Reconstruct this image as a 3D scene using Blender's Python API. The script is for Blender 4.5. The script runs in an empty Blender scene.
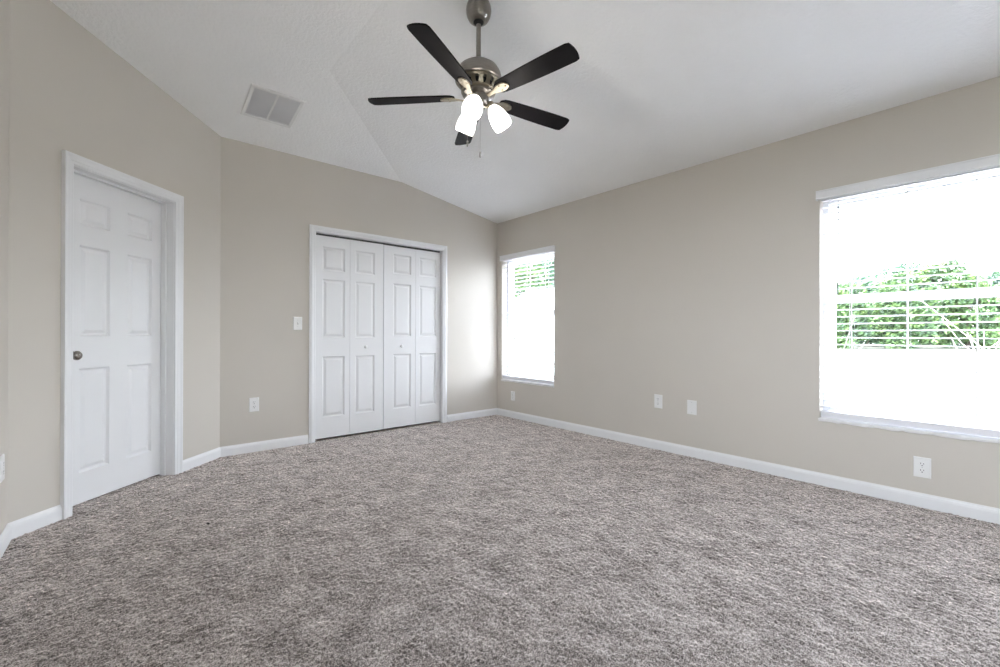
import bpy, bmesh, math, random
import numpy as np
from mathutils import Matrix, Vector
random.seed(7)
S = bpy.context.scene
COL = S.collection
PI = math.pi
Q = math.sqrt(.5)

# ------------------------------------------------------------------ camera
cam = bpy.data.objects.new('camera', bpy.data.cameras.new('camera'))
COL.objects.link(cam)
cam.data.sensor_fit = 'HORIZONTAL'
cam.data.sensor_width = 36
cam.data.lens = 15.731
cam.data.clip_start = .02
cam.data.clip_end = 500
yaw, pit, rol = 0.71024, 0.00153, 0.00273
fw = Vector((math.sin(yaw)*math.cos(pit), math.cos(yaw)*math.cos(pit), math.sin(pit)))
rt = Vector((math.cos(yaw), -math.sin(yaw), 0))
up = rt.cross(fw)
rt, up = rt*math.cos(rol)+up*math.sin(rol), -rt*math.sin(rol)+up*math.cos(rol)
M = Matrix((rt, up, -fw)).transposed().to_4x4()
M.translation = (-3.61652, -4.2638, 1.02541)
cam.matrix_world = M
S.camera = cam

# ------------------------------------------------------------------ sky, sun, exposure
SKY = 8.0
SUN = 12.0
LAMP_GLOW = 1.7
LAMP_WATT = 1.3
S.view_settings.view_transform = 'Standard'
S.view_settings.look = 'None'
S.view_settings.gamma = 1
S.view_settings.use_curve_mapping = False
S.view_settings.exposure = 1.58
S.cycles.use_denoising = True
S.cycles.max_bounces = 12
S.cycles.diffuse_bounces = 8
S.cycles.transparent_max_bounces = 16
S.cycles.sample_clamp_indirect = 8

W = bpy.data.worlds.new('sky')
S.world = W
W.use_nodes = True
nt = W.node_tree
bgn = nt.nodes['Background']
tc = nt.nodes.new('ShaderNodeTexCoord')
sx = nt.nodes.new('ShaderNodeSeparateXYZ')
rp = nt.nodes.new('ShaderNodeValToRGB')
rp.color_ramp.elements[0].position = 0.0
rp.color_ramp.elements[0].color = (.87, .935, 1.0, 1)
rp.color_ramp.elements[1].position = .9
rp.color_ramp.elements[1].color = (.74, .85, 1, 1)
nt.links.new(tc.outputs['Generated'], sx.inputs[0])
nt.links.new(sx.outputs['Z'], rp.inputs[0])
nt.links.new(rp.outputs[0], bgn.inputs['Color'])
bgn.inputs['Strength'].default_value = SKY

sun = bpy.data.objects.new('sun', bpy.data.lights.new('sun', 'SUN'))
COL.objects.link(sun)
sun.data.energy = SUN
sun.data.angle = math.radians(3)
sun.rotation_euler = (math.radians(-14), math.radians(-5), 0)      # high, from behind the house: no beam enters the room


def portal(loc, rot, w, h):
    """Tells Cycles where the sky comes in; gives no light of its own."""
    l = bpy.data.lights.new('window_portal', 'AREA')
    l.shape = 'RECTANGLE'
    l.size, l.size_y = w, h
    l.cycles.is_portal = True
    o = bpy.data.objects.new('window_portal', l)
    COL.objects.link(o)
    o.location, o.rotation_euler = loc, rot


portal((.17, -.537, 1.2), (0, PI/2, 0), 1.5, .9)
portal((.17, -4.22, 1.2), (0, PI/2, 0), 1.5, 1.62)
portal((-4.23, -4.95, 1.5), (0, -PI/2, 0), 1.4, 1.0)
portal((-2.1, -5.78, 1.625), (PI/2, 0, 0), .6, 1.05)


# ------------------------------------------------------------------ materials
def new_mat(name):
    m = bpy.data.materials.new(name)
    m.use_nodes = True
    n = m.node_tree
    return m, n, n.nodes['Principled BSDF']


def coords(n, scale=1.0, kind='Object'):
    t = n.nodes.new('ShaderNodeTexCoord')
    mp = n.nodes.new('ShaderNodeMapping')
    mp.inputs['Scale'].default_value = (scale,)*3 if not isinstance(scale, tuple) else scale
    n.links.new(t.outputs[kind], mp.inputs[0])
    return mp.outputs[0]


def noise(n, vec, scale, detail=3, rough=.5):
    t = n.nodes.new('ShaderNodeTexNoise')
    t.inputs['Scale'].default_value = scale
    t.inputs['Detail'].default_value = detail
    t.inputs['Roughness'].default_value = rough
    n.links.new(vec, t.inputs['Vector'])
    return t.outputs['Fac']


def ramp(n, fac, stops):
    r = n.nodes.new('ShaderNodeValToRGB')
    el = r.color_ramp.elements
    while len(el) < len(stops):
        el.new(.5)
    for e, (p, c) in zip(el, stops):
        e.position = p
        e.color = (*c, 1)
    n.links.new(fac, r.inputs[0])
    return r.outputs[0]


def bump(n, b, fac, strength, dist):
    u = n.nodes.new('ShaderNodeBump')
    u.inputs['Strength'].default_value = strength
    u.inputs['Distance'].default_value = dist
    n.links.new(fac, u.inputs['Height'])
    n.links.new(u.outputs[0], b.inputs['Normal'])


def plain(name, col, rough=.5, metal=0, var=.04, nscale=6, bumps=None, spec=.5):
    m, n, b = new_mat(name)
    v = coords(n)
    f = noise(n, v, nscale, 4)
    lo = tuple(c*(1-var) for c in col)
    hi = tuple(min(1, c*(1+var)) for c in col)
    n.links.new(ramp(n, f, [(.3, lo), (.7, hi)]), b.inputs['Base Color'])
    b.inputs['Roughness'].default_value = rough
    b.inputs['Metallic'].default_value = metal
    b.inputs['Specular IOR Level'].default_value = spec
    if bumps:
        bump(n, b, noise(n, v, bumps[0], 4, .6), bumps[1], bumps[2])
    return m


MAT = {}
MAT['wall'] = plain('greige_wall_paint', (.612, .576, .522), .75, var=.012, nscale=2, bumps=(170, .12, .002), spec=.25)
MAT['ceiling'] = plain('textured_white_ceiling', (.93, .93, .925), .85, var=.012, nscale=3, bumps=(48, .5, .010), spec=.2)
MAT['trim'] = plain('white_semi_gloss_paint', (.81, .815, .825), .38, var=.008, nscale=3)
MAT['plastic'] = plain('white_plastic', (.82, .82, .81), .35, var=.01)
MAT['vinyl'] = plain('white_window_vinyl', (.70, .71, .74), .4, var=.01)
MAT['slat'] = plain('white_blind_slats', (.76, .76, .79), .4, var=.01)
MAT['marble'] = plain('pale_sill_stone', (.78, .77, .76), .3, var=.06, nscale=14, bumps=(60, .15, .002))
MAT['dark'] = plain('dark_slot', (.02, .02, .02), .7, var=.1)
MAT['track'] = plain('dark_track_metal', (.05, .05, .05), .5, var=.1)
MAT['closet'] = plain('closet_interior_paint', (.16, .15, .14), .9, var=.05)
MAT['screw'] = plain('painted_screw', (.6, .6, .59), .35, .3)
MAT['wand'] = plain('grey_clear_wand', (.22, .23, .24), .25)
MAT['cord'] = plain('white_cord', (.85, .85, .85), .7)
MAT['lint'] = plain('dark_lint', (.02, .017, .015), .9)
MAT['grille'] = plain('vent_grille_grey', (.74, .74, .75), .6, var=.02)
MAT['blade'] = plain('espresso_blade', (.009, .008, .009), .55, var=.25, nscale=9, spec=.08)
MAT['vinylfence'] = plain('white_fence_vinyl', (.50, .50, .49), .5, var=.02)
MAT['bark'] = plain('grey_brown_bark', (.16, .13, .10), .9, var=.3, nscale=8)
MAT['palebark'] = plain('pale_bare_twigs', (.62, .60, .55), .9, var=.15, nscale=8)

# brushed nickel
m, n, b = new_mat('brushed_nickel')
v = coords(n, (1, 1, 30))
f = noise(n, v, 18, 3)
n.links.new(ramp(n, f, [(.3, (.24, .22, .20)), (.7, (.33, .305, .275))]), b.inputs['Base Color'])
b.inputs['Metallic'].default_value = 1
b.inputs['Roughness'].default_value = .28
MAT['nickel'] = m
MAT['knob'] = plain('dark_satin_nickel', (.26, .24, .22), .2, 1, var=.05)
MAT['warm_nickel'] = plain('warm_polished_nickel', (.34, .30, .23), .36, 1, var=.05)

# lit frosted glass
m, n, b = new_mat('lit_frosted_glass')
v = coords(n)
n.links.new(ramp(n, noise(n, v, 20, 2), [(.2, (1, .96, .90)), (.8, (1, .98, .94))]), b.inputs['Emission Color'])
b.inputs['Base Color'].default_value = (.9, .9, .88, 1)
b.inputs['Emission Strength'].default_value = LAMP_GLOW
MAT['shade'] = m

# window glass: clear thin pane with a weak mirror
m, n, b = new_mat('window_glass')
n.nodes.remove(b)
tr = n.nodes.new('ShaderNodeBsdfTransparent')
tr.inputs[0].default_value = (.98, .98, .985, 1)
gl = n.nodes.new('ShaderNodeBsdfGlossy')
gl.inputs['Roughness'].default_value = .02
lw = n.nodes.new('ShaderNodeLayerWeight')
lw.inputs['Blend'].default_value = .5
pw = n.nodes.new('ShaderNodeMath')
pw.operation = 'POWER'
pw.inputs[1].default_value = 5
n.links.new(lw.outputs['Facing'], pw.inputs[0])
fr = n.nodes.new('ShaderNodeMath')
fr.operation = 'MULTIPLY_ADD'
fr.inputs[1].default_value = .9
fr.inputs[2].default_value = .035
n.links.new(pw.outputs[0], fr.inputs[0])
mx = n.nodes.new('ShaderNodeMixShader')
n.links.new(fr.outputs[0], mx.inputs[0])
n.links.new(tr.outputs[0], mx.inputs[1])
n.links.new(gl.outputs[0], mx.inputs[2])
n.links.new(mx.outputs[0], n.nodes['Material Output'].inputs[0])
MAT['glass'] = m

# carpet
m, n, b = new_mat('taupe_cut_pile_carpet')
v = coords(n)
f1 = noise(n, v, 260, 2, .6)
f2 = noise(n, v, 120, 2, .6)
f3 = noise(n, coords(n, (1.5, 1, 1)), 5.5, 5, .72)


def math_node(op, a, c):
    q = n.nodes.new('ShaderNodeMath')
    q.operation = op
    for i, x in enumerate((a, c)):
        if isinstance(x, (int, float)):
            q.inputs[i].default_value = x
        else:
            n.links.new(x, q.inputs[i])
    return q.outputs[0]


mixf = math_node('ADD', math_node('ADD', math_node('MULTIPLY', f1, .56), math_node('MULTIPLY', f2, .24)), math_node('MULTIPLY', f3, .24))
n.links.new(ramp(n, mixf, [(.40, (.022, .018, .016)), (.50, (.118, .100, .090)), (.60, (.45, .405, .38))]), b.inputs['Base Color'])
b.inputs['Roughness'].default_value = 1
b.inputs['Specular IOR Level'].default_value = .1
b.inputs['Sheen Weight'].default_value = 1.0
b.inputs['Sheen Roughness'].default_value = .28
b.inputs['Sheen Tint'].default_value = (.95, .85, .78, 1)
bump(n, b, f1, .2, .004)
fz = n.nodes.new('ShaderNodeBsdfSheen')           # the soft fibre ends catch grazing light
n.links.new(ramp(n, mixf, [(.41, (.40, .355, .325)), (.50, (.65, .59, .55)), (.59, (.88, .82, .78))]), fz.inputs['Color'])
fz.inputs['Roughness'].default_value = .45
ad = n.nodes.new('ShaderNodeAddShader')
n.links.new(b.outputs[0], ad.inputs[0])
n.links.new(fz.outputs[0], ad.inputs[1])
n.links.new(ad.outputs[0], n.nodes['Material Output'].inputs[0])
MAT['carpet'] = m

# outdoors
m, n, b = new_mat('dry_bright_lawn')
v = coords(n)
g = math_node('ADD', math_node('MULTIPLY', noise(n, v, .22, 5, .65), .6), math_node('MULTIPLY', noise(n, v, 3.0, 4, .7), .4))
n.links.new(ramp(n, g, [(.36, (.008, .015, .003)), (.49, (.018, .019, .007)), (.6, (.030, .027, .018))]), b.inputs['Base Color'])
b.inputs['Roughness'].default_value = 1
MAT['lawn'] = m


def leaf_mat(name, a, c, d):
    m, n, b = new_mat(name)
    v = coords(n)
    n.links.new(ramp(n, noise(n, v, 1.1, 4, .7), [(.35, a), (.5, c), (.66, d)]), b.inputs['Base Color'])
    b.inputs['Roughness'].default_value = .7
    return m


MAT['leaf_a'] = leaf_mat('fresh_green_leaves', (.022, .045, .026), (.06, .12, .036), (.13, .20, .05))
MAT['leaf_b'] = leaf_mat('deep_green_leaves', (.022, .05, .036), (.045, .10, .055), (.09, .17, .06))
MAT['leaf_c'] = leaf_mat('tan_leaves', (.012, .010, .004), (.018, .015, .006), (.026, .022, .010))


# ------------------------------------------------------------------ helpers
def put(name, bm, mat, parent=None, smooth=None, bevel=0):
    if bevel:
        bmesh.ops.bevel(bm, geom=[e for e in bm.edges], offset=bevel, segments=2, affect='EDGES', clamp_overlap=True)
    bmesh.ops.recalc_face_normals(bm, faces=bm.faces)
    me = bpy.data.meshes.new(name)
    bm.to_mesh(me)
    bm.free()
    for x in (mat if isinstance(mat, (list, tuple)) else [mat]):
        me.materials.append(x if not isinstance(x, str) else MAT[x])
    if smooth is not None:
        me.polygons.foreach_set('use_smooth', [True]*len(me.polygons))
        me.set_sharp_from_angle(angle=math.radians(smooth))
    o = bpy.data.objects.new(name, me)
    COL.objects.link(o)
    if parent:
        o.parent = parent
    return o


def tag(o, label=None, cat=None, group=None, kind=None):
    if label:
        o['label'] = label
    if cat:
        o['category'] = cat
    if group:
        o['group'] = group
    if kind:
        o['kind'] = kind
    return o


def empty(name, loc=(0, 0, 0), rot=(0, 0, 0)):
    o = bpy.data.objects.new(name, None)
    o.empty_display_size = .1
    COL.objects.link(o)
    o.location, o.rotation_euler = loc, rot
    return o


def NB():
    return bmesh.new()


def box(bm, x0, x1, y0, y1, z0, z1, mi=0):
    vs = [bm.verts.new((x, y, z)) for x in (x0, x1) for y in (y0, y1) for z in (z0, z1)]
    for f in ((0, 1, 3, 2), (4, 6, 7, 5), (0, 4, 5, 1), (2, 3, 7, 6), (0, 2, 6, 4), (1, 5, 7, 3)):
        bm.faces.new([vs[i] for i in f]).material_index = mi
    return vs


def lathe(bm, prof, seg=32, mat=None, cap=True):
    mat = mat or Matrix()
    rings = []
    for r, z in prof:
        rings.append([bm.verts.new(mat @ Vector((r*math.cos(2*PI*k/seg), r*math.sin(2*PI*k/seg), z))) for k in range(seg)])
    for a, c in zip(rings, rings[1:]):
        for k in range(seg):
            bm.faces.new((a[k], a[(k+1) % seg], c[(k+1) % seg], c[k]))
    if cap:
        bm.faces.new(rings[0])
        bm.faces.new(rings[-1])


def tube(bm, pts, r, seg=8):
    pts = [Vector(p) for p in pts]
    rr = r if isinstance(r, (list, tuple)) else [r]*len(pts)
    rings = []
    for i, p in enumerate(pts):
        d = (pts[min(i+1, len(pts)-1)]-pts[max(i-1, 0)]).normalized()
        a = d.orthogonal().normalized()
        if abs(d.z) < .999:
            a = d.cross(Vector((0, 0, 1))).normalized()
        c = d.cross(a)
        rings.append([bm.verts.new(p+(a*math.cos(2*PI*k/seg)+c*math.sin(2*PI*k/seg))*rr[i]) for k in range(seg)])
    for a, c in zip(rings, rings[1:]):
        for k in range(seg):
            bm.faces.new((a[k], a[(k+1) % seg], c[(k+1) % seg], c[k]))
    bm.faces.new(rings[0])
    bm.faces.new(rings[-1])


def prism(bm, outline, axis_pts):
    """Sweep a closed 2D outline [(out, z)] between frames given as functions."""
    rings = [[bm.verts.new(f(o, z)) for o, z in outline] for f in axis_pts]
    k = len(outline)
    for a, c in zip(rings, rings[1:]):
        for i in range(k):
            bm.faces.new((a[i], a[(i+1) % k], c[(i+1) % k], c[i]))
    bm.faces.new(rings[0])
    bm.faces.new(rings[-1])


# ------------------------------------------------------------------ room frame (metres)
W1 = 3.0137            # back wall length
HC, SL = 2.44, .16326  # plate height at the window wall, ceiling pitch
D1, D2 = 1.3524, 2.542
H2, H3 = HC+SL*D1, HC+SL*D2
E1 = D2-D1
WL = 4.0516            # far left wall
YL = -(WL-W1)
YR = -5.6              # rear wall behind the camera
TH = .17
# wall frames: local X runs right as seen from inside, local Y into the wall
FR = {'right': ((0, 0, 0), -PI/2), 'back': ((0, 0, 0), 0), 'angled': ((-W1, 0, 0), PI/4), 'left': ((-WL, 0, 0), PI/2), 'rear': ((0, YR, 0), PI)}


def on(wall, name):
    loc, r = FR[wall]
    return empty(name, loc, (0, 0, r))


def at(wall, u, z, out=0):
    """World point at u along the wall, z up, out in front of it."""
    loc, r = FR[wall]
    return (loc[0]+u*math.cos(r)+out*math.sin(r), loc[1]+u*math.sin(r)-out*math.cos(r), z)


def wall(side, frame, u0, u1, holes, topf, breaks=()):
    us = sorted({u0, u1, *breaks, *[h[0] for h in holes], *[h[1] for h in holes]})
    zs = sorted({0.0, *[h[2] for h in holes], *[h[3] for h in holes]})
    bm = NB()
    vc = {}

    def V(u, z, y):
        key = (round(u, 5), round(z, 5), y)
        if key not in vc:
            vc[key] = bm.verts.new((u, y, z))
        return vc[key]
    cells = []
    for a, c in zip(us, us[1:]):
        for i, z in enumerate(zs):
            zt = zs[i+1] if i+1 < len(zs) else None
            mid = ((a+c)/2, (z+(zt if zt is not None else z+.1))/2)
            if any(h[0] < mid[0] < h[1] and h[2] < mid[1] < h[3] for h in holes):
                continue
            za, zc = (zt, zt) if zt is not None else (topf(a), topf(c))
            cells.append(((a, z), (c, z), (c, zc), (a, za)))
    cnt = {}
    for q in cells:
        bm.faces.new([V(*p, 0) for p in q])
        bm.faces.new([V(*p, TH) for p in q][::-1])
        for p, r in zip(q, q[1:]+q[:1]):
            k = tuple(sorted([(round(p[0], 5), round(p[1], 5)), (round(r[0], 5), round(r[1], 5))]))
            cnt.setdefault(k, []).append((p, r))
    for k, lst in cnt.items():
        if len(lst) == 1:
            p, r = lst[0]
            bm.faces.new((V(*p, 0), V(*p, TH), V(*r, TH), V(*r, 0)))
    o = put('wall_'+side, bm, 'wall')
    loc, r = FR[frame]
    o.location, o.rotation_euler = loc, (0, 0, r)
    return o


WZ0, WZ1 = .457, 1.965
SIDE = (-5.45, -4.45, .80, 2.2)  # unseen opening added beside the viewer for fill light
REAR = (1.8, 2.4, 1.1, 2.15)  # second unseen opening, added in the rear wall to brighten the room
WIN = [(.094, .979), (3.42, 5.02)]
DOOR = (-1.178, -.460, 0, 1.985)
CLO = (-2.256, -.822, 0, 2.0)
ceil_r = lambda d: min(HC+SL*max(d, 0), H3)
ceil_b = lambda e: min(H2+SL*e, H3)
o = wall('right', 'right', -.17, -YR+.17, [(a, c, WZ0, WZ1) for a, c in WIN], lambda u: HC)
tag(o, 'long greige wall on the right holding both blind-covered windows', 'wall', kind='structure')
o = wall('back', 'back', -W1-.1, 0, [CLO], lambda u: min(HC+SL*max(-u, 0), H2), [-D1])
tag(o, 'greige back wall around the white bifold closet doors', 'wall', kind='structure')
o = wall('angled', 'angled', -(WL-W1)/Q-.05, 0, [DOOR], lambda u: ceil_b(-u*Q))
tag(o, 'greige diagonal wall on the left holding the six panel door', 'wall', kind='structure')
o = wall('left', 'left', YR-.17, YL, [SIDE], lambda u: ceil_b(-u), [-E1])
tag(o, 'greige wall strip at the far left edge of the photo', 'wall', kind='structure')
o = wall('rear', 'rear', 0, WL, [REAR], lambda u: ceil_r(u), [D2])
tag(o, 'greige wall behind the viewer with one added fill window', 'wall', kind='structure')

# the carpet is a fine mesh of tufts over a solid underlay
rng = np.random.default_rng(5)
ST = .0056
nx, ny = int((WL+.10)/ST), int((-YR+.10)/ST)
gx = np.linspace(-WL-.06, .04, nx)
gy = np.linspace(YR-.06, .04, ny)
X, Y = np.meshgrid(gx, gy, indexing='ij')
h = rng.random((nx, ny))
h = .62*h+.095*(np.roll(h, 1, 0)+np.roll(h, -1, 0)+np.roll(h, 1, 1)+np.roll(h, -1, 1))
big = rng.random((nx//9+2, ny//9+2))
iy, ix = np.meshgrid(np.arange(ny)/9, np.arange(nx)/9)
fx, fy = ix-ix.astype(int), iy-iy.astype(int)
ix, iy = ix.astype(int), iy.astype(int)
big = (big[ix, iy]*(1-fx)*(1-fy)+big[ix+1, iy]*fx*(1-fy)+big[ix, iy+1]*(1-fx)*fy+big[ix+1, iy+1]*fx*fy)
Z = -.008+.011*h+.004*big
X = X+rng.uniform(-.4, .4, X.shape)*ST
Y = Y+rng.uniform(-.4, .4, Y.shape)*ST
co = np.stack([X, Y, Z], -1).reshape(-1, 3)
idx = np.arange(nx*ny).reshape(nx, ny)
quads = np.stack([idx[:-1, :-1], idx[1:, :-1], idx[1:, 1:], idx[:-1, 1:]], -1).reshape(-1, 4)
n0 = len(co)
bx = np.array([(x_, y_, z_) for x_ in (-WL-.2, .17) for y_ in (YR-.2, .2) for z_ in (-.2, -.020)])
co = np.concatenate([co, bx])
quads = np.concatenate([quads, n0+np.array([(0, 1, 3, 2), (4, 6, 7, 5), (0, 4, 5, 1), (2, 3, 7, 6), (0, 2, 6, 4), (1, 5, 7, 3)])])
me = bpy.data.meshes.new('floor')
me.vertices.add(len(co))
me.vertices.foreach_set('co', co.astype(np.float32).ravel())
me.loops.add(quads.size)
me.loops.foreach_set('vertex_index', quads.astype(np.int32).ravel())
me.polygons.add(len(quads))
me.polygons.foreach_set('loop_start', np.arange(0, quads.size, 4, dtype=np.int32))
me.update(calc_edges=True)
me.materials.append(MAT['carpet'])
o = bpy.data.objects.new('floor', me)
COL.objects.link(o)
tag(o, 'speckled taupe wall to wall carpet', 'carpet', kind='structure')

bm = NB()


def slab(poly):
    lo = [bm.verts.new(p) for p in poly]
    hi = [bm.verts.new((p[0], p[1], p[2]+.2)) for p in poly]
    bm.faces.new(lo)
    bm.faces.new(hi[::-1])
    for i in range(len(poly)):
        j = (i+1) % len(poly)
        bm.faces.new((lo[i], hi[i], hi[j], lo[j]))


x = .2
slab([(x, x, HC-SL*x), (-D1+x, x, H2-SL*x), (-D2, -E1, H3), (-D2, YR-x, H3), (x, YR-x, HC-SL*x)])
slab([(-D1+x, x, H2-SL*x), (-WL-x, x, H2-SL*x), (-WL-x, -E1, H3), (-D2, -E1, H3)])
slab([(-D2, -E1, H3), (-WL-x, -E1, H3), (-WL-x, YR-x, H3), (-D2, YR-x, H3)])
o = put('ceiling', bm, 'ceiling')
tag(o, 'white textured vaulted ceiling with a hip crease', 'ceiling', kind='structure')

# dark rooms behind the doors
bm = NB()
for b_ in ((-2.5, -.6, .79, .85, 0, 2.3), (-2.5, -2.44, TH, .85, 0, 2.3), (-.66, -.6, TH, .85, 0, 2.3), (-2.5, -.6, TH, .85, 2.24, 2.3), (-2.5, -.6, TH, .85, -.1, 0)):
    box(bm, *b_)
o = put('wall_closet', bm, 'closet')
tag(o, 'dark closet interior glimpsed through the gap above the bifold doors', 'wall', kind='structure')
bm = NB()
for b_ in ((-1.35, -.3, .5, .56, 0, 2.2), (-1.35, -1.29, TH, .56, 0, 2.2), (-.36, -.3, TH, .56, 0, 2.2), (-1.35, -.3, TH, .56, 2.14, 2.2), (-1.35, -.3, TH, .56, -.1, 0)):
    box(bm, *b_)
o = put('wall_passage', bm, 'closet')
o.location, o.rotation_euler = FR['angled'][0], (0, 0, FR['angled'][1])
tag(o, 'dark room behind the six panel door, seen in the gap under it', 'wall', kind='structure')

# ------------------------------------------------------------------ baseboards and casings
BASE = [(0, 0), (.014, 0), (.014, .058), (.011, .070), (.006, .076), (.004, .083), (0, .083)]


def baseboard(name, frame, u0, u1, label, c0=0, c1=0):
    """c0, c1: cotangent shift of the mitre at each end."""
    bm = NB()
    prism(bm, BASE, [lambda o_, z: (u0+c0*o_, -o_, z), lambda o_, z: (u1-c1*o_, -o_, z)])
    o = put(name, bm, 'trim')
    o.location, o.rotation_euler = FR[frame][0], (0, 0, FR[frame][1])
    tag(o, label, 'baseboard', kind='structure')


mk = math.tan(PI/8)
baseboard('baseboard_right', 'right', 0, -YR, 'white baseboard along the window wall', 1, 1)
baseboard('baseboard_back', 'back', -W1, -2.3127, 'white baseboard on the back wall left of the closet', mk, 0)
baseboard('baseboard_corner', 'back', -.7652, 0, 'short white baseboard between closet casing and right corner', 0, 1)
baseboard('baseboard_angled', 'angled', -.409, 0, 'short white baseboard right of the six panel door', 0, mk)
baseboard('baseboard_diagonal', 'angled', -(WL-W1)/Q, -1.228, 'short white baseboard left of the six panel door', mk, 0)
baseboard('baseboard_left', 'left', YR, YL, 'white baseboard at the far left edge of the photo', 1, mk)

CAS = [(0, 0), (0, .010), (.006, .013), (.016, .013), (.022, .016), (.036, .018), (.050, .018), (.057, .014), (.057, 0)]  # (from inner edge, thickness)


def casing(name, frame, u0, u1, zt, label, jamb, stop, band=.014):
    """Mitred casing round an opening u0..u1, zt, with its jamb lining."""
    root = empty(name, FR[frame][0], (0, 0, FR[frame][1]))
    bm = NB()
    prof = [(a, band if (a > .045 and t > 0) else t) for a, t in CAS]
    rings = []
    for side, low in ((-1, True), (-1, False), (1, False), (1, True)):
        u = u0 if side < 0 else u1
        rings.append([bm.verts.new((u+side*a, -t, 0 if low else zt+a)) for a, t in prof])
    k = len(prof)
    for a, c in zip(rings, rings[1:]):
        for i in range(k):
            bm.faces.new((a[i], a[(i+1) % k], c[(i+1) % k], c[i]))
    bm.faces.new(rings[0])
    bm.faces.new(rings[-1])
    put('casing', bm, 'trim', root)
    bm = NB()
    j = jamb
    box(bm, u0-.010, u0+.004, 0, j, 0, zt)
    box(bm, u1-.004, u1+.010, 0, j, 0, zt)
    box(bm, u0-.010, u1+.010, 0, j, zt-.004, zt+.012)
    put('jamb', bm, 'trim', root)
    if stop:
        bm = NB()
        s0, s1 = stop
        box(bm, u1-.016, u1-.004, s0, s1, 0, zt-.004)
        box(bm, u0+.004, u0+.016, s0, s1, 0, zt-.004)
        box(bm, u0+.004, u1-.004, s0, s1, zt-.016, zt-.004)
        put('door_stop', bm, 'trim', root, bevel=.002)
    tag(root, label, 'door frame', kind='structure')
    return root


casing('trim_1', 'angled', -1.170, -.468, 1.974, 'white moulded casing and jamb round the single door', .155, (.052, .088), .025)
casing('trim_2', 'back', -2.250, -.828, 1.990, 'white moulded casing round the wide closet opening', .12, None)


# ------------------------------------------------------------------ panel doors
def panel_slab(bm, u0, u1, z0, z1, y, th, panels):
    """Door leaf with sunk and raised panels on its room side (y is the face)."""
    us = sorted({u0, u1, *[p[0] for p in panels], *[p[1] for p in panels]})
    zs = sorted({z0, z1, *[p[2] for p in panels], *[p[3] for p in panels]})
    vc = {}

    def V(u, z, yy=y):
        k = (round(u, 5), round(z, 5), round(yy, 5))
        if k not in vc:
            vc[k] = bm.verts.new((u, yy, z))
        return vc[k]
    for a, c in zip(us, us[1:]):
        for d, e in zip(zs, zs[1:]):
            if any(p[0] <= a and c <= p[1] and p[2] <= d and e <= p[3] for p in panels):
                continue
            bm.faces.new((V(a, d), V(c, d), V(c, e), V(a, e)))
    for a, c, d, e in panels:
        prev = None
        for ins, dep in ((0, 0), (.003, .004), (.011, .0125), (.019, .0125), (.038, .004), (.041, .004)):
            r = [V(a+ins, d+ins, y+dep), V(c-ins, d+ins, y+dep), V(c-ins, e-ins, y+dep), V(a+ins, e-ins, y+dep)]
            if prev:
                for i in range(4):
                    bm.faces.new((prev[i], prev[(i+1) % 4], r[(i+1) % 4], r[i]))
            prev = r
        bm.faces.new(prev)
    B = [bm.verts.new((u, y+th, z)) for u, z in ((u0, z0), (u1, z0), (u1, z1), (u0, z1))]
    bm.faces.new(B)
    # edges: fan of border verts to back corners
    for (ua, za), (ub, zb), i in (((u0, z0), (u1, z0), 0), ((u1, z0), (u1, z1), 1), ((u1, z1), (u0, z1), 2), ((u0, z1), (u0, z0), 3)):
        line = [V(u, z0) for u in us] if i == 0 else [V(u1, z) for z in zs] if i == 1 else [V(u, z1) for u in us[::-1]] if i == 2 else [V(u0, z) for z in zs[::-1]]
        bm.faces.new(line+[B[(i+1) % 4], B[i]])


d = on('angled', 'door_1')
bm = NB()
DY = .090
cl, cr = (-1.048, -.862), (-.742, -.556)
pan = [(*c, a, e) for c in (cl, cr) for a, e in ((.196, .814), (1.006, 1.547), (1.672, 1.822))]
panel_slab(bm, -1.163, -.475, .014, 1.962, DY, .035, pan)
put('door_panel', bm, 'trim', d)
bm = NB()
kn = Matrix.Translation((-1.104, DY, .895)) @ Matrix.Rotation(PI/2, 4, 'X')
lathe(bm, [(.031, 0), (.031, .004), (.027, .008), (.012, .011), (.010, .022), (.013, .030), (.022, .036), (.027, .045), (.027, .052), (.022, .060), (.010, .064), (.001, .0645)], 28, kn)
k_ = put('knob', bm, 'knob', d, smooth=40)
k_['label'] = 'round satin nickel knob'
tag(d, 'white six panel interior door with a nickel knob', 'door', kind='structure')

# bifold closet doors
ZB, ZT = .022, 1.966


def bifold(name, u0, um, u1, y, knob_u, mids, hs, label):
    root = on('back', name)
    for (a, c), (mid, hw) in zip(((u0, um-.0012), (um+.0012, u1)), mids):
        bm = NB()
        panel_slab(bm, a, c, ZB, ZT, y, .030, [(mid-hw, mid+hw, p, q) for p, q in hs])
        leaf = put('door_leaf', bm, 'trim', root)
        if a <= knob_u <= c:
            bm = NB()
            lathe(bm, [(.009, 0), (.009, .006), (.007, .012), (.010, .017), (.0165, .023), (.017, .029), (.012, .034), (.001, .036)], 20,
                  Matrix.Translation((knob_u, y, .892)) @ Matrix.Rotation(PI/2, 4, 'X'))
            put('knob', bm, 'trim', leaf, smooth=50)
    tag(root, label, 'closet door', kind='structure')


bifold('door_2', -2.238, -1.907, -1.5505, .024, -1.750, ((-2.067, .109), (-1.749, .103)), ((.220, .805), (.986, 1.552), (1.634, 1.864)), 'left pair of white bifold closet doors with a small round knob')
bifold('door_3', -1.5385, -1.160, -.842, .033, -1.342, ((-1.324, .107), (-1.003, .109)), ((.220, .808), (.999, 1.566), (1.672, 1.882)), 'right pair of white bifold closet doors with a small round knob')
bm = NB()
box(bm, -2.24, -.838, .036, .066, 1.972, 1.985)
o = put('trim_3', bm, 'track', bevel=.002)
tag(o, 'dark metal track above the bifold closet doors', 'door track', kind='structure')


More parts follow.
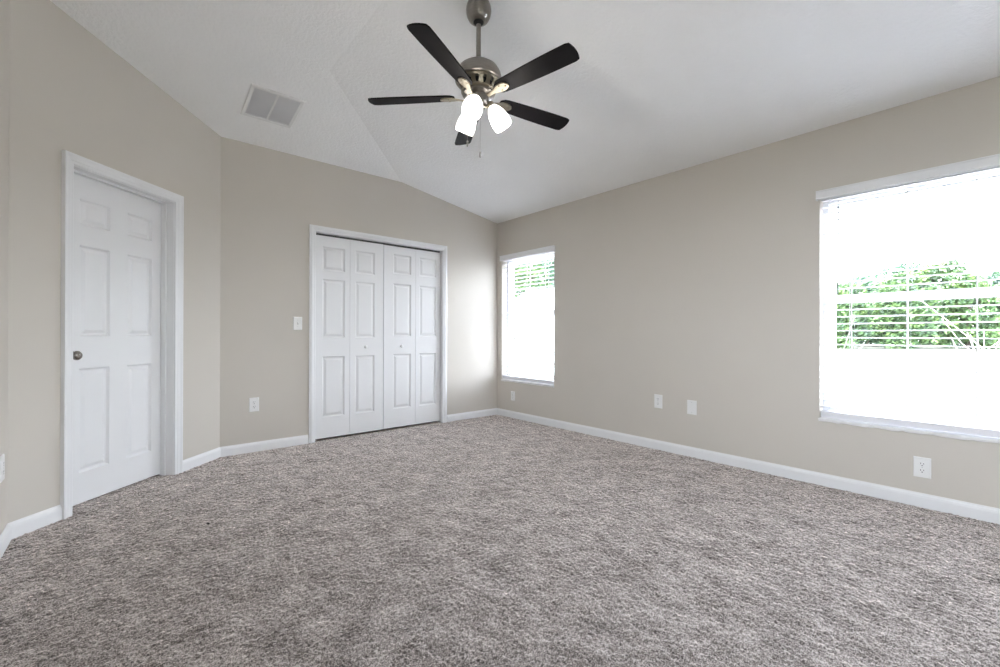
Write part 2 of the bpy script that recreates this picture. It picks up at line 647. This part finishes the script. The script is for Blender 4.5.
# ------------------------------------------------------------------ windows
def window(name, u0, u1, label, sill_noise):
    root = on('right', name)
    Y0, Y1 = .085, .165                  # frame depth inside the opening
    z0, z1, zm = WZ0, WZ1, 1.285
    bm = NB()
    fwid = .032
    box(bm, u0, u0+fwid, Y0, Y1, z0, z1)
    box(bm, u1-fwid, u1, Y0, Y1, z0, z1)
    box(bm, u0+fwid, u1-fwid, Y0, Y1, z1-fwid, z1)
    box(bm, u0+fwid, u1-fwid, Y0, Y1, z0, z0+fwid)
    put('window_frame', bm, 'vinyl', root)

    def sash(nm, za, zb, ya, yb, w):
        a, c = u0+fwid, u1-fwid
        bm = NB()
        box(bm, a, a+w, ya, yb, za, zb)
        box(bm, c-w, c, ya, yb, za, zb)
        box(bm, a+w, c-w, ya, yb, za, za+w)
        box(bm, a+w, c-w, ya, yb, zb-w, zb)
        s = put(nm, bm, 'vinyl', root, bevel=.003)
        bm = NB()
        box(bm, a+w-.004, c-w+.004, (ya+yb)/2-.002, (ya+yb)/2+.002, za+w-.004, zb-w+.004)
        put('glass_pane', bm, 'glass', s)
    sash('upper_sash', zm-.03, z1-fwid, .130, .155, .030)
    sash('lower_sash', z0+fwid, zm+.015, .095, .125, .036)
    # sill: thin stone board with a rough nose
    bm = NB()
    rnd = random.Random(sill_noise)
    N = 60
    rings = []
    for i in range(N+1):
        u = u0-.004+(u1-u0+.008)*i/N
        dz, dy = (rnd.uniform(-.004, .003), rnd.uniform(-.002, .002)) if 0 < i < N else (0, 0)
        rings.append([bm.verts.new(p) for p in ((u, .10, z0+.001), (u, -.008, z0+.001), (u, -.012+dy, z0-.004), (u, -.011+dy, z0-.018+dz), (u, -.001, z0-.022+dz), (u, .002, z0-.002), (u, .10, z0-.002))])
    for a, c in zip(rings, rings[1:]):
        for i in range(7):
            bm.faces.new((a[i], a[(i+1) % 7], c[(i+1) % 7], c[i]))
    bm.faces.new(rings[0])
    bm.faces.new(rings[-1])
    put('window_sill', bm, 'marble', root)
    tag(root, label, 'window', kind='structure')


window('window_1', *WIN[0], 'narrow single hung window in the back corner of the right wall', 3)
window('window_2', *WIN[1], 'wide single hung window at the right edge of the photo', 5)


def blind(u0, u1, wand_u, cords, label):
    root = on('right', 'window_blind')
    a, c = u0+.006, u1-.006
    bm = NB()
    box(bm, a, c, .010, .058, WZ1-.020, WZ1-.002)
    put('headrail', bm, 'slat', root, bevel=.002)
    bm = NB()
    prism(bm, [(0, 0), (.012, 0), (.015, .006), (.013, .014), (.013, .052), (.016, .058), (.016, .063), (0, .063)],
          [lambda o_, z: (u0-.017, -.012-o_, 1.947+z), lambda o_, z: (u1+.017, -.012-o_, 1.947+z)])
    box(bm, u0-.017, u0-.010, -.014, 0, 1.947, 2.010)
    box(bm, u1+.010, u1+.017, -.014, 0, 1.947, 2.010)
    put('valance', bm, 'trim', root)
    bm = NB()
    z = .538
    while z < WZ1-.055:
        pts = [(.009, .0005), (.022, .002), (.034, .0026), (.046, .002), (.059, .0005), (.059, -.0030), (.034, -.0010), (.009, -.0030)]
        rr = [[bm.verts.new((u, y, z+h)) for y, h in pts] for u in (a, c)]
        for i in range(8):
            bm.faces.new((rr[0][i], rr[0][(i+1) % 8], rr[1][(i+1) % 8], rr[1][i]))
        bm.faces.new(rr[0])
        bm.faces.new(rr[1])
        z += .0470
    put('slats', bm, 'slat', root)
    bm = NB()
    box(bm, a, c, .003, .056, .466, .506)
    put('bottom_rail', bm, 'slat', root, bevel=.003)
    for u in cords:
        bm = NB()
        for y in (.0075, .0605):
            box(bm, u-.0022, u+.0022, y-.0007, y+.0007, .500, WZ1-.04)
        put('ladder_cord', bm, 'cord', root)
    bm = NB()
    tube(bm, [(wand_u, .004, 1.925), (wand_u, .000, 1.905), (wand_u, .002, 1.895)], .0016, 6)
    tube(bm, [(wand_u, .001, 1.890), (wand_u, -.001, 1.30)], .0042, 6)
    wd = put('tilt_wand', bm, 'wand', root, smooth=60)
    wd['label'] = 'thin grey tilt wand'
    tag(root, label, 'window blind')


blind(*WIN[0], .20, (.23, .54, .84), 'white slatted blind on the narrow window by the back corner')
blind(*WIN[1], 3.522, (3.583, 3.860, 4.149, 4.46, 4.86), 'white slatted blind on the wide window at the right')

# two unseen windows added behind the viewer as daylight fill for the near side
for nm, fr_, (a, c, z0, z1), lab in (('window_fill_side', 'left', SIDE, 'unseen plain window added beside the viewer for fill light'), ('window_fill_rear', 'rear', REAR, 'unseen plain window added behind the viewer for fill light')):
    root = on(fr_, nm)
    bm = NB()
    for b_ in ((a, a+.05, .05, .13, z0, z1), (c-.05, c, .05, .13, z0, z1), (a+.05, c-.05, .05, .13, z1-.05, z1), (a+.05, c-.05, .05, .13, z0, z0+.05)):
        box(bm, *b_)
    put('window_frame', bm, 'vinyl', root)
    bm = NB()
    box(bm, a+.05, c-.05, .088, .092, z0+.05, z1-.05)
    put('glass_pane', bm, 'glass', root)
    tag(root, lab, 'window', kind='structure')


# ------------------------------------------------------------------ wall plates
def plate_shape(w, h, t=.006):
    bm = NB()
    prof = [(1, 0), (1, .002), (.94, t)]
    rings = []
    for s, y in prof:
        i = (1-s)*h/2
        rings.append([bm.verts.new(p) for p in ((-w/2+i, -y, -h/2+i), (w/2-i, -y, -h/2+i), (w/2-i, -y, h/2-i), (-w/2+i, -y, h/2-i))])
    for a, c in zip(rings, rings[1:]):
        for i in range(4):
            bm.faces.new((a[i], a[(i+1) % 4], c[(i+1) % 4], c[i]))
    bm.faces.new(rings[0])
    bm.faces.new(rings[-1])
    return bm


def disc(bm, x, y, z, r, t, squash=1, seg=16, cut=None):
    vs0, vs1 = [], []
    for k in range(seg):
        a = 2*PI*k/seg
        px, pz = r*math.cos(a), r*math.sin(a)*squash
        if cut:
            pz = max(-cut, min(cut, pz))
        vs0.append(bm.verts.new((x+px, y, z+pz)))
        vs1.append(bm.verts.new((x+px, y-t, z+pz)))
    bm.faces.new(vs0)
    bm.faces.new(vs1)
    for k in range(seg):
        bm.faces.new((vs0[k], vs0[(k+1) % seg], vs1[(k+1) % seg], vs1[k]))


def screws(root, zs, y=-.0058):
    for z in zs:
        bm = NB()
        disc(bm, 0, y, z, .0032, .0012, seg=12)
        put('screw', bm, 'screw', root)


def outlet(wall_, u, z, label, w=.077, h=.121):
    root = empty('wall_outlet', at(wall_, u, z), (0, 0, FR[wall_][1]))
    put('cover_plate', plate_shape(w, h), 'plastic', root)
    for s in (-1, 1):
        bm = NB()
        disc(bm, 0, -.0058, s*.0195, .0170, .002, cut=.0138, seg=28)
        r = put('receptacle', bm, 'plastic', root)
        bm = NB()
        zc = s*.0195
        box(bm, -.0078, -.0052, -.0081, -.0077, zc-.0005, zc+.0085)
        box(bm, .0052, .0078, -.0081, -.0077, zc+.0005, zc+.0080)
        disc(bm, 0, -.0077, zc-.0075, .0028, .0004, seg=12)
        put('slot', bm, 'dark', r)
    screws(root, (0,))
    return tag(root, label, 'outlet')


outlet('right', 2.229, .430, 'white duplex outlet on the right wall, left of the blank plate')
outlet('right', 3.930, .237, 'white duplex outlet low under the wide window')
outlet('right', .306, .268, 'white duplex outlet below the narrow corner window', .070, .114)
outlet('back', -2.761, .409, 'white duplex outlet low on the back wall left of the closet')
outlet('left', -1.187, .390, 'white outlet cut off at the far left edge of the photo')

root = empty('blank_plate', at('right', 2.533, .415), (0, 0, FR['right'][1]))
put('cover_plate', plate_shape(.080, .118), 'plastic', root)
screws(root, (.042, -.042))
tag(root, 'blank white wall plate on the right wall beside an outlet', 'wall plate')

root = empty('light_switch', at('back', -2.407, 1.119), (0, 0, 0))
put('cover_plate', plate_shape(.078, .120), 'plastic', root)
bm = NB()
box(bm, -.0052, .0052, -.0075, -.0055, -.0125, .0125)
put('toggle_slot', bm, 'screw', root)
bm = NB()
vs = box(bm, -.0038, .0038, -.019, -.006, -.002, .009)
bmesh.ops.rotate(bm, verts=bm.verts, cent=(0, -.006, 0), matrix=Matrix.Rotation(math.radians(-22), 3, 'X'))
put('toggle', bm, 'plastic', root, bevel=.001)
screws(root, (.030, -.030))
tag(root, 'white toggle light switch left of the closet doors', 'light switch')

# ------------------------------------------------------------------ ceiling vent on the back slope
vx, vy = -2.762, -.592
root = empty('ceiling_vent', (vx, vy, H2+SL*(-vy)), (-math.atan(SL), 0, 0))
HWX, HWY = .182, .197
bm = NB()
IN = .026
outer = [(-HWX, -HWY), (HWX, -HWY), (HWX, HWY), (-HWX, HWY)]
prof = [(0, 0), (0, -.006), (.006, -.011), (IN, -.009), (IN, 0)]
rings = []
for ins, z in prof:
    rings.append([bm.verts.new((x-math.copysign(ins, x), y-math.copysign(ins, y), z)) for x, y in outer])
for i in range(len(rings)):
    a, c = rings[i], rings[(i+1) % len(rings)]
    for k in range(4):
        bm.faces.new((a[k], a[(k+1) % 4], c[(k+1) % 4], c[k]))
put('frame', bm, 'plastic', root)
bm = NB()
box(bm, -.007, .007, -HWY+IN, HWY-IN, -.010, -.001)
put('divider', bm, 'plastic', root)
for s in (-1, 1):
    bm = NB()
    x0, x1 = sorted((s*.007, s*(HWX-IN)))
    y = -HWY+IN+.003
    while y < HWY-IN-.004:
        vs = box(bm, x0, x1, y, y+.0085, -.0075, -.0062)
        bmesh.ops.rotate(bm, verts=vs, cent=(0, y+.004, -.007), matrix=Matrix.Rotation(math.radians(14), 3, 'X'))
        y += .0095
    box(bm, x0, x1, -HWY+IN, HWY-IN, -.0012, -.0004)
    put('louvre_panel', bm, 'grille', root)
tag(root, 'white double panel return air vent on the sloped ceiling', 'air vent')

# ------------------------------------------------------------------ ceiling fan
FX, FY = -2.182, -2.413
fan = empty('ceiling_fan', (FX, FY, 0))
slope = Matrix.Translation((0, 0, 0))
bm = NB()
lathe(bm, [(.050, 2.815), (.058, 2.800), (.066, 2.775), (.068, 2.755), (.064, 2.730), (.053, 2.708), (.040, 2.697), (.030, 2.694), (.026, 2.698)], 36)
put('canopy', bm, 'nickel', fan, smooth=50)
bm = NB()
lathe(bm, [(.027, 2.702), (.027, 2.691), (.020, 2.685), (.0125, 2.683)], 24)
put('hanger_ball', bm, 'dark', fan, smooth=50)
bm = NB()
lathe(bm, [(.0125, 2.700), (.0125, 2.46)], 20)
put('downrod', bm, 'nickel', fan, smooth=50)
bm = NB()
lathe(bm, [(.018, 2.492), (.020, 2.474), (.045, 2.472), (.078, 2.463), (.104, 2.444), (.119, 2.418), (.125, 2.394), (.124, 2.376), (.114, 2.371), (.100, 2.371)], 48)
put('motor_housing', bm, 'nickel', fan, smooth=40)
bm = NB()
lathe(bm, [(.100, 2.372), (.080, 2.368), (.066, 2.330), (.06, 2.315)], 40)
put('motor_core', bm, 'dark', fan, smooth=40)
bm = NB()
lathe(bm, [(.113, 2.375), (.115, 2.365), (.108, 2.359), (.102, 2.363)], 40)
lathe(bm, [(.080, 2.331), (.092, 2.327), (.092, 2.317), (.070, 2.313)], 40)
for k in range(15):
    a = 2*PI*k/15
    c, s = math.cos(a), math.sin(a)
    t = Vector((-s, c, 0))
    rv = Vector((c, s, 0))
    pts = []
    for r, z, hw in ((.108, 2.364, .015), (.098, 2.345, .0105), (.089, 2.323, .015)):
        pts.append([rv*r+t*hw+Vector((0, 0, z)), rv*r-t*hw+Vector((0, 0, z)), rv*(r-.005)-t*hw+Vector((0, 0, z)), rv*(r-.005)+t*hw+Vector((0, 0, z))])
    rg = [[bm.verts.new(p) for p in q] for q in pts]
    for a_, c_ in zip(rg, rg[1:]):
        for i in range(4):
            bm.faces.new((a_[i], a_[(i+1) % 4], c_[(i+1) % 4], c_[i]))
    bm.faces.new(rg[0])
    bm.faces.new(rg[-1])
put('vent_ring', bm, 'warm_nickel', fan, smooth=40)
bm = NB()
lathe(bm, [(.06, 2.318), (.084, 2.315), (.086, 2.303), (.070, 2.298), (.055, 2.296), (.055, 2.262), (.049, 2.254), (.038, 2.252), (.036, 2.238), (.022, 2.228), (.010, 2.225), (.008, 2.216), (.001, 2.214)], 36)
put('switch_housing', bm, 'nickel', fan, smooth=40)

R0, R1 = .128, .590
ZBL = 2.294
for k in range(5):
    ang_ = math.radians(-153.4+72*k)
    T = Matrix.Rotation(ang_, 4, 'Z') @ Matrix.Translation((0, 0, ZBL)) @ Matrix.Rotation(math.radians(-12), 4, 'X')
    bm = NB()
    N = 24
    top, bot = [], []
    prof = []
    for i in range(N+1):
        t = i/N
        r = R0+(R1-R0)*t
        h = .041+.013*math.sin(min(1, t/.85)*PI/2)
        if t < .10:
            h *= .55+.45*math.sqrt(max(0, 1-(1-t/.10)**2))
        if t > .955:
            h *= .90+.10*math.sqrt(max(0, 1-((t-.955)/.045)**2))
        prof.append((r, h))
    rim = [(r, h) for r, h in prof]
    tipc = [(R1+.010*(1-abs(q)**2.2), q*prof[-1][1]) for q in (.7, .35, 0, -.35, -.7)]
    out = rim+tipc+[(r, -h) for r, h in prof[::-1]]
    vt = [bm.verts.new(T @ Vector((r, h, .0035))) for r, h in out]
    vb = [bm.verts.new(T @ Vector((r, h, -.0035))) for r, h in out]
    bm.faces.new(vt)
    bm.faces.new(vb[::-1])
    for i in range(len(out)):
        j = (i+1) % len(out)
        bm.faces.new((vt[i], vb[i], vb[j], vt[j]))
    bl = put('fan_blade', bm, 'blade', fan)
    bm = NB()
    prof = [(.070, .012), (.095, .010), (.115, .013), (.140, .024), (.163, .027), (.184, .025), (.200, .016), (.206, .005)]
    out = prof+[(r, -h) for r, h in prof[::-1]]
    off = lambda r: -.0045-.010*max(0, (.128-r)/.06)
    vt = [bm.verts.new(T @ Vector((r, h, off(r)))) for r, h in out]
    vb = [bm.verts.new(T @ Vector((r, h*.9, off(r)-.006))) for r, h in out]
    L_ = len(prof)
    n_ = len(out)
    for i in range(L_-1):
        bm.faces.new((vt[i], vt[i+1], vt[n_-2-i], vt[n_-1-i]))
        bm.faces.new((vb[i], vb[n_-1-i], vb[n_-2-i], vb[i+1]))
    for i in range(n_):
        j = (i+1) % n_
        bm.faces.new((vt[i], vb[i], vb[j], vt[j]))
    for r, y in ((.158, .016), (.158, -.016), (.188, 0)):
        lathe(bm, [(.0045, off(r)-.006), (.0045, off(r)-.008), (.002, off(r)-.009)], 10, T @ Matrix.Translation((r, y, 0)))
    put('blade_bracket', bm, 'warm_nickel', bl, smooth=35)

TILT = math.radians(33)
for az, rad in ((217.3, .066), (91.3, .056), (-30.7, .068)):
    T = Matrix.Rotation(math.radians(az), 4, 'Z') @ Matrix.Translation((rad, 0, 2.256)) @ Matrix.Rotation(-TILT, 4, 'Y') @ Matrix.Rotation(PI, 4, 'X')
    bm = NB()
    lathe(bm, [(.012, -.020), (.019, -.014), (.022, 0), (.022, .014), (.018, .016)], 24, T)
    a = math.radians(az)
    c, s = math.cos(a), math.sin(a)
    tube(bm, [(c*.020, s*.020, 2.243), (c*(rad-.022), s*(rad-.022), 2.248), (c*(rad-.008), s*(rad-.008), 2.266), (c*(rad-.006), s*(rad-.006), 2.268)], .007, 10)
    put('lamp_arm', bm, 'warm_nickel', fan, smooth=45)
    bm = NB()
    lathe(bm, [(.020, .006), (.026, .014), (.036, .030), (.046, .055), (.0515, .085), (.0525, .110), (.0490, .130), (.0475, .130), (.0505, .108), (.049, .085), (.043, .055), (.033, .030), (.018, .012)], 32, T, cap=False)
    sh = put('lamp_shade', bm, 'shade', fan, smooth=60)
    sh['label'] = 'lit frosted white glass shade'
    bm = NB()
    lathe(bm, [(.012, .012), (.013, .035), (.022, .058), (.026, .075), (.022, .092), (.010, .101), (.001, .102)], 20, T)
    put('bulb', bm, 'shade', sh, smooth=60)
    l = bpy.data.lights.new('fan_lamp', 'POINT')
    l.energy = LAMP_WATT
    l.color = (1, .93, .84)
    l.shadow_soft_size = .035
    lo = bpy.data.objects.new('fan_lamp', l)
    COL.objects.link(lo)
    lo.parent = fan
    lo.location = T @ Vector((0, 0, .155))

for (x_, y_, za, zb) in ((.0075, -.0065, 2.225, 1.972), (-.046, .036, 2.262, 2.028)):
    bm = NB()
    tube(bm, [(x_*.95, y_*.95, za), (x_, y_, za-.03), (x_, y_, zb+.035)], .0006, 6)
    pc = put('pull_chain', bm, 'nickel', fan)
    bm = NB()
    lathe(bm, [(.0015, zb+.036), (.0038, zb+.030), (.0042, zb+.008), (.0030, zb), (.001, zb-.001)], 12, Matrix.Translation((x_, y_, 0)))
    f_ = put('chain_pull', bm, 'dark', pc, smooth=50)
tag(fan, 'brushed nickel ceiling fan with five dark blades and three lit shades', 'ceiling fan')

# ------------------------------------------------------------------ speck on the carpet
bm = NB()
bmesh.ops.create_icosphere(bm, subdivisions=2, radius=.0085)
for v_ in bm.verts:
    v_.co *= random.uniform(.75, 1.15)
    v_.co.z = v_.co.z*.5+.002
o = put('lint_speck', bm, 'lint', smooth=60)
o.location = (-3.273, -1.473, .006)
tag(o, 'tiny dark speck lying on the carpet before the six panel door', 'speck')

# ------------------------------------------------------------------ outdoors
GZ = -.20
bm = NB()
box(bm, -60, 130, -90, 90, GZ-.3, GZ)
o = put('lawn', bm, 'lawn')
tag(o, 'sunlit pale lawn outside the windows', 'lawn', kind='structure')
bm = NB()
for k in range(22):  # unseen slabs added to bounce daylight up to the ceiling
    box(bm, .30, 2.5, -14+k*1.2, -14+k*1.2+1.19, GZ-.1, GZ+.03)
o = put('bounce_walkway', bm, plain('pale_concrete', (.55, .54, .52), .9, var=.06, nscale=5), bevel=.006)
tag(o, 'unseen pale concrete walk added outside the window wall to bounce daylight in', 'bounce_walkway', kind='structure')

# white fence beyond the corner window
fence = empty('garden_fence', (3.08, .6, GZ))


def fence_panel(y0, y1, t0, t1):
    bm = NB()
    k = max(2, int((y1-y0)/.15))
    for i in range(k):
        a, c = y0+(y1-y0)*i/k, y0+(y1-y0)*(i+1)/k-.004
        za, zc = t0+(t1-t0)*i/k, t0+(t1-t0)*(i+1)/k
        vs = [bm.verts.new(p) for p in ((0, a, .04), (0, c, .04), (0, c, zc-.09), (0, a, za-.09), (.02, a, .04), (.02, c, .04), (.02, c, zc-.09), (.02, a, za-.09))]
        for f in ((0, 1, 2, 3), (4, 7, 6, 5), (0, 4, 5, 1), (1, 5, 6, 2), (2, 6, 7, 3), (3, 7, 4, 0)):
            bm.faces.new([vs[j] for j in f])
    put('fence_panel', bm, 'vinylfence', fence)
    bm = NB()
    vs = [bm.verts.new((x, y, z)) for y, t in ((y0, t0), (y1, t1)) for x, z in ((-.02, t-.09), (.04, t-.09), (.04, t), (-.02, t))]
    for f in ((0, 1, 2, 3), (4, 7, 6, 5), (0, 4, 5, 1), (1, 5, 6, 2), (2, 6, 7, 3), (3, 7, 4, 0)):
        bm.faces.new([vs[j] for j in f])
    put('top_rail', bm, 'vinylfence', fence)


ys = [0, 1.93, 2.52, 4.4, 6.3, 8.2]
ts = [2.18, 2.18, 1.99, 1.99, 1.99, 1.99]
for i in range(5):
    fence_panel(ys[i]+.06, ys[i+1]-.06, ts[i], ts[i+1])
for y_, t_ in zip(ys, ts):
    bm = NB()
    box(bm, -.06, .06, y_-.06, y_+.06, 0, t_+.02)
    lathe(bm, [(.085, t_+.02), (.08, t_+.035), (.002, t_+.08)], 4, Matrix.Translation((0, y_, 0)) @ Matrix.Rotation(PI/4, 4, 'Z'))
    put('fence_post', bm, 'vinylfence', fence)
tag(fence, 'tall white fence outside the narrow corner window', 'fence')


def leaves(bm, centre, rad, n_, size, rnd):
    for _ in range(n_):
        while True:
            p = Vector([rnd.uniform(-1, 1) for _ in range(3)])
            if .45 < p.length < 1:
                break
        p = Vector((p.x*rad[0], p.y*rad[1], p.z*rad[2]))+Vector(centre)
        a = Vector([rnd.gauss(0, 1) for _ in range(3)]).normalized()
        c = a.orthogonal().normalized()
        d_ = a.cross(c)
        s = size*rnd.uniform(.6, 1.3)
        vs = [bm.verts.new(p+c*s), bm.verts.new(p+d_*s*.5+a*s*.12), bm.verts.new(p-c*s), bm.verts.new(p-d_*s*.5+a*s*.12)]
        bm.faces.new(vs)


def tree_meshes(kind, h, seed, mat):
    rnd = random.Random(seed)
    bm = NB()
    nb = 18
    for i in range(nb):
        t = (i+.5)/nb
        zc = h*(.06+.80*t)
        w = h*.28*math.sqrt(max(.05, 1-((t-.36)/.68)**2))
        a = i*2.4+rnd.uniform(-.5, .5)
        b_ = h*rnd.uniform(.09, .14)
        leaves(bm, (math.cos(a)*w*.7, math.sin(a)*w*.7, zc), (b_*1.35, b_*1.35, b_), 380, .21, rnd)
    crown = put('crown', bm, mat)
    bm = NB()
    tube(bm, [(0, 0, 0), (rnd.uniform(-.1, .1), .1, h*.3), (rnd.uniform(-.3, .3), 0, h*.75)], [.16, .12, .04], 8)
    for q in range(5):
        a = rnd.uniform(0, 2*PI)
        z = h*rnd.uniform(.25, .6)
        tube(bm, [(0, .05, z), (math.cos(a)*h*.18, math.sin(a)*h*.18, z+h*.16)], [.06, .02], 6)
    trunk = put('trunk', bm, 'bark')
    return crown, trunk


protos = [tree_meshes('a', 8.0, 1, 'leaf_a'), tree_meshes('b', 8.6, 2, 'leaf_b'), tree_meshes('c', 7.0, 3, 'leaf_a')]


def polar(px, depth):
    """World ground point in the direction of a bearing measured from the view axis."""
    t = (px-500)/436.97
    p = Vector((-3.6165, -4.2638, 0))+Vector((.652, .7582, 0))*depth+Vector((.7582, -.652, 0))*(t*depth)
    return p.x, p.y


spots = [(521, 41, 0, 1.15, 'rounded light green tree beyond the white fence, nearest tree in the narrow window'),
         (556, 49, 1, 1.28, 'deep green tree beyond the white fence, at the right in the narrow window'),
         (480, 49, 1, 1.25, 'deep green tree beyond the fence, mostly hidden at the left of the narrow window'),
         (843, 41.5, 2, .95, 'low bushy green tree across the lawn, at the left in the wide window'),
         (905, 41, 0, .98, 'rounded light green tree across the lawn, in the middle of the wide window'),
         (968, 41.5, 2, 1.08, 'bushy bright green tree across the lawn, at the right in the wide window'),
         (868, 48.5, 1, .98, 'deep green tree behind the lawn trees, between the left and middle ones'),
         (938, 49.5, 0, 1.30, 'tallest green tree, behind the lawn trees between the middle and right ones'),
         (1006, 49, 1, 1.05, 'deep green tree behind the lawn trees, at the right edge of the photo'),
         (905, 57, 1, 1.30, 'tall deep green tree farthest back behind the middle lawn tree'),
         (1032, 41.5, 0, 1.0, 'rounded green tree across the lawn, beyond the right edge of the photo'),
         (780, 42, 1, .8, 'smaller deep green tree across the lawn, hidden left of the wide window')]
used = set()
for px, dep, k, s, lab in spots:
    cr_, tk = protos[k]
    r = empty('garden_tree', (*polar(px, dep), GZ), (0, 0, random.uniform(0, 6.28)))
    r.scale = (s, s, s)
    for src in (cr_, tk):
        c_ = src if k not in used else src.copy()
        if k in used:
            COL.objects.link(c_)
        c_.parent = r
    used.add(k)
    tag(r, lab, 'tree', 'trees beyond the lawn')


def sapling(name, px, dep, h, n_, seed, leafy, label, cat):
    rnd = random.Random(seed)
    r = empty(name, (*polar(px, dep), GZ))
    bm = NB()
    tips = []
    tube(bm, [(0, 0, 0), (.02, .01, h*.3), (.01, .03, h*.62)], [.007, .005, .003], 6)
    for i in range(n_):
        a = rnd.uniform(0, 2*PI)
        z = h*rnd.uniform(.12, .6)
        L = h*rnd.uniform(.25, .5)
        mid = Vector((math.cos(a)*L*.4, math.sin(a)*L*.4, z+L*.45))
        end = Vector((math.cos(a)*L*.75, math.sin(a)*L*.75, z+L*rnd.uniform(.8, 1.1)))
        tube(bm, [(.01, .01, z), mid, end], [.004, .003, .002], 5)
        tips += [mid, end, (mid+end)/2]
    put('branches', bm, 'palebark', r)
    if leafy:
        bm = NB()
        for t in tips:
            leaves(bm, t, (.07, .07, .07), 4, .042, rnd)
        put('foliage', bm, 'leaf_c', r)
    tag(r, label, cat)


sapling('sapling', 536, 7.4, 1.25, 9, 4, True, 'sparse tan leaved sapling before the white fence outside', 'sapling')
sapling('bare_shrub', 838, 6.4, 1.65, 12, 8, False, 'leafless pale shrub at the left side of the wide window', 'shrub')
sapling('bare_shrub', 985, 5.6, 1.75, 20, 9, False, 'leafless pale shrub at the right side of the wide window', 'shrub')
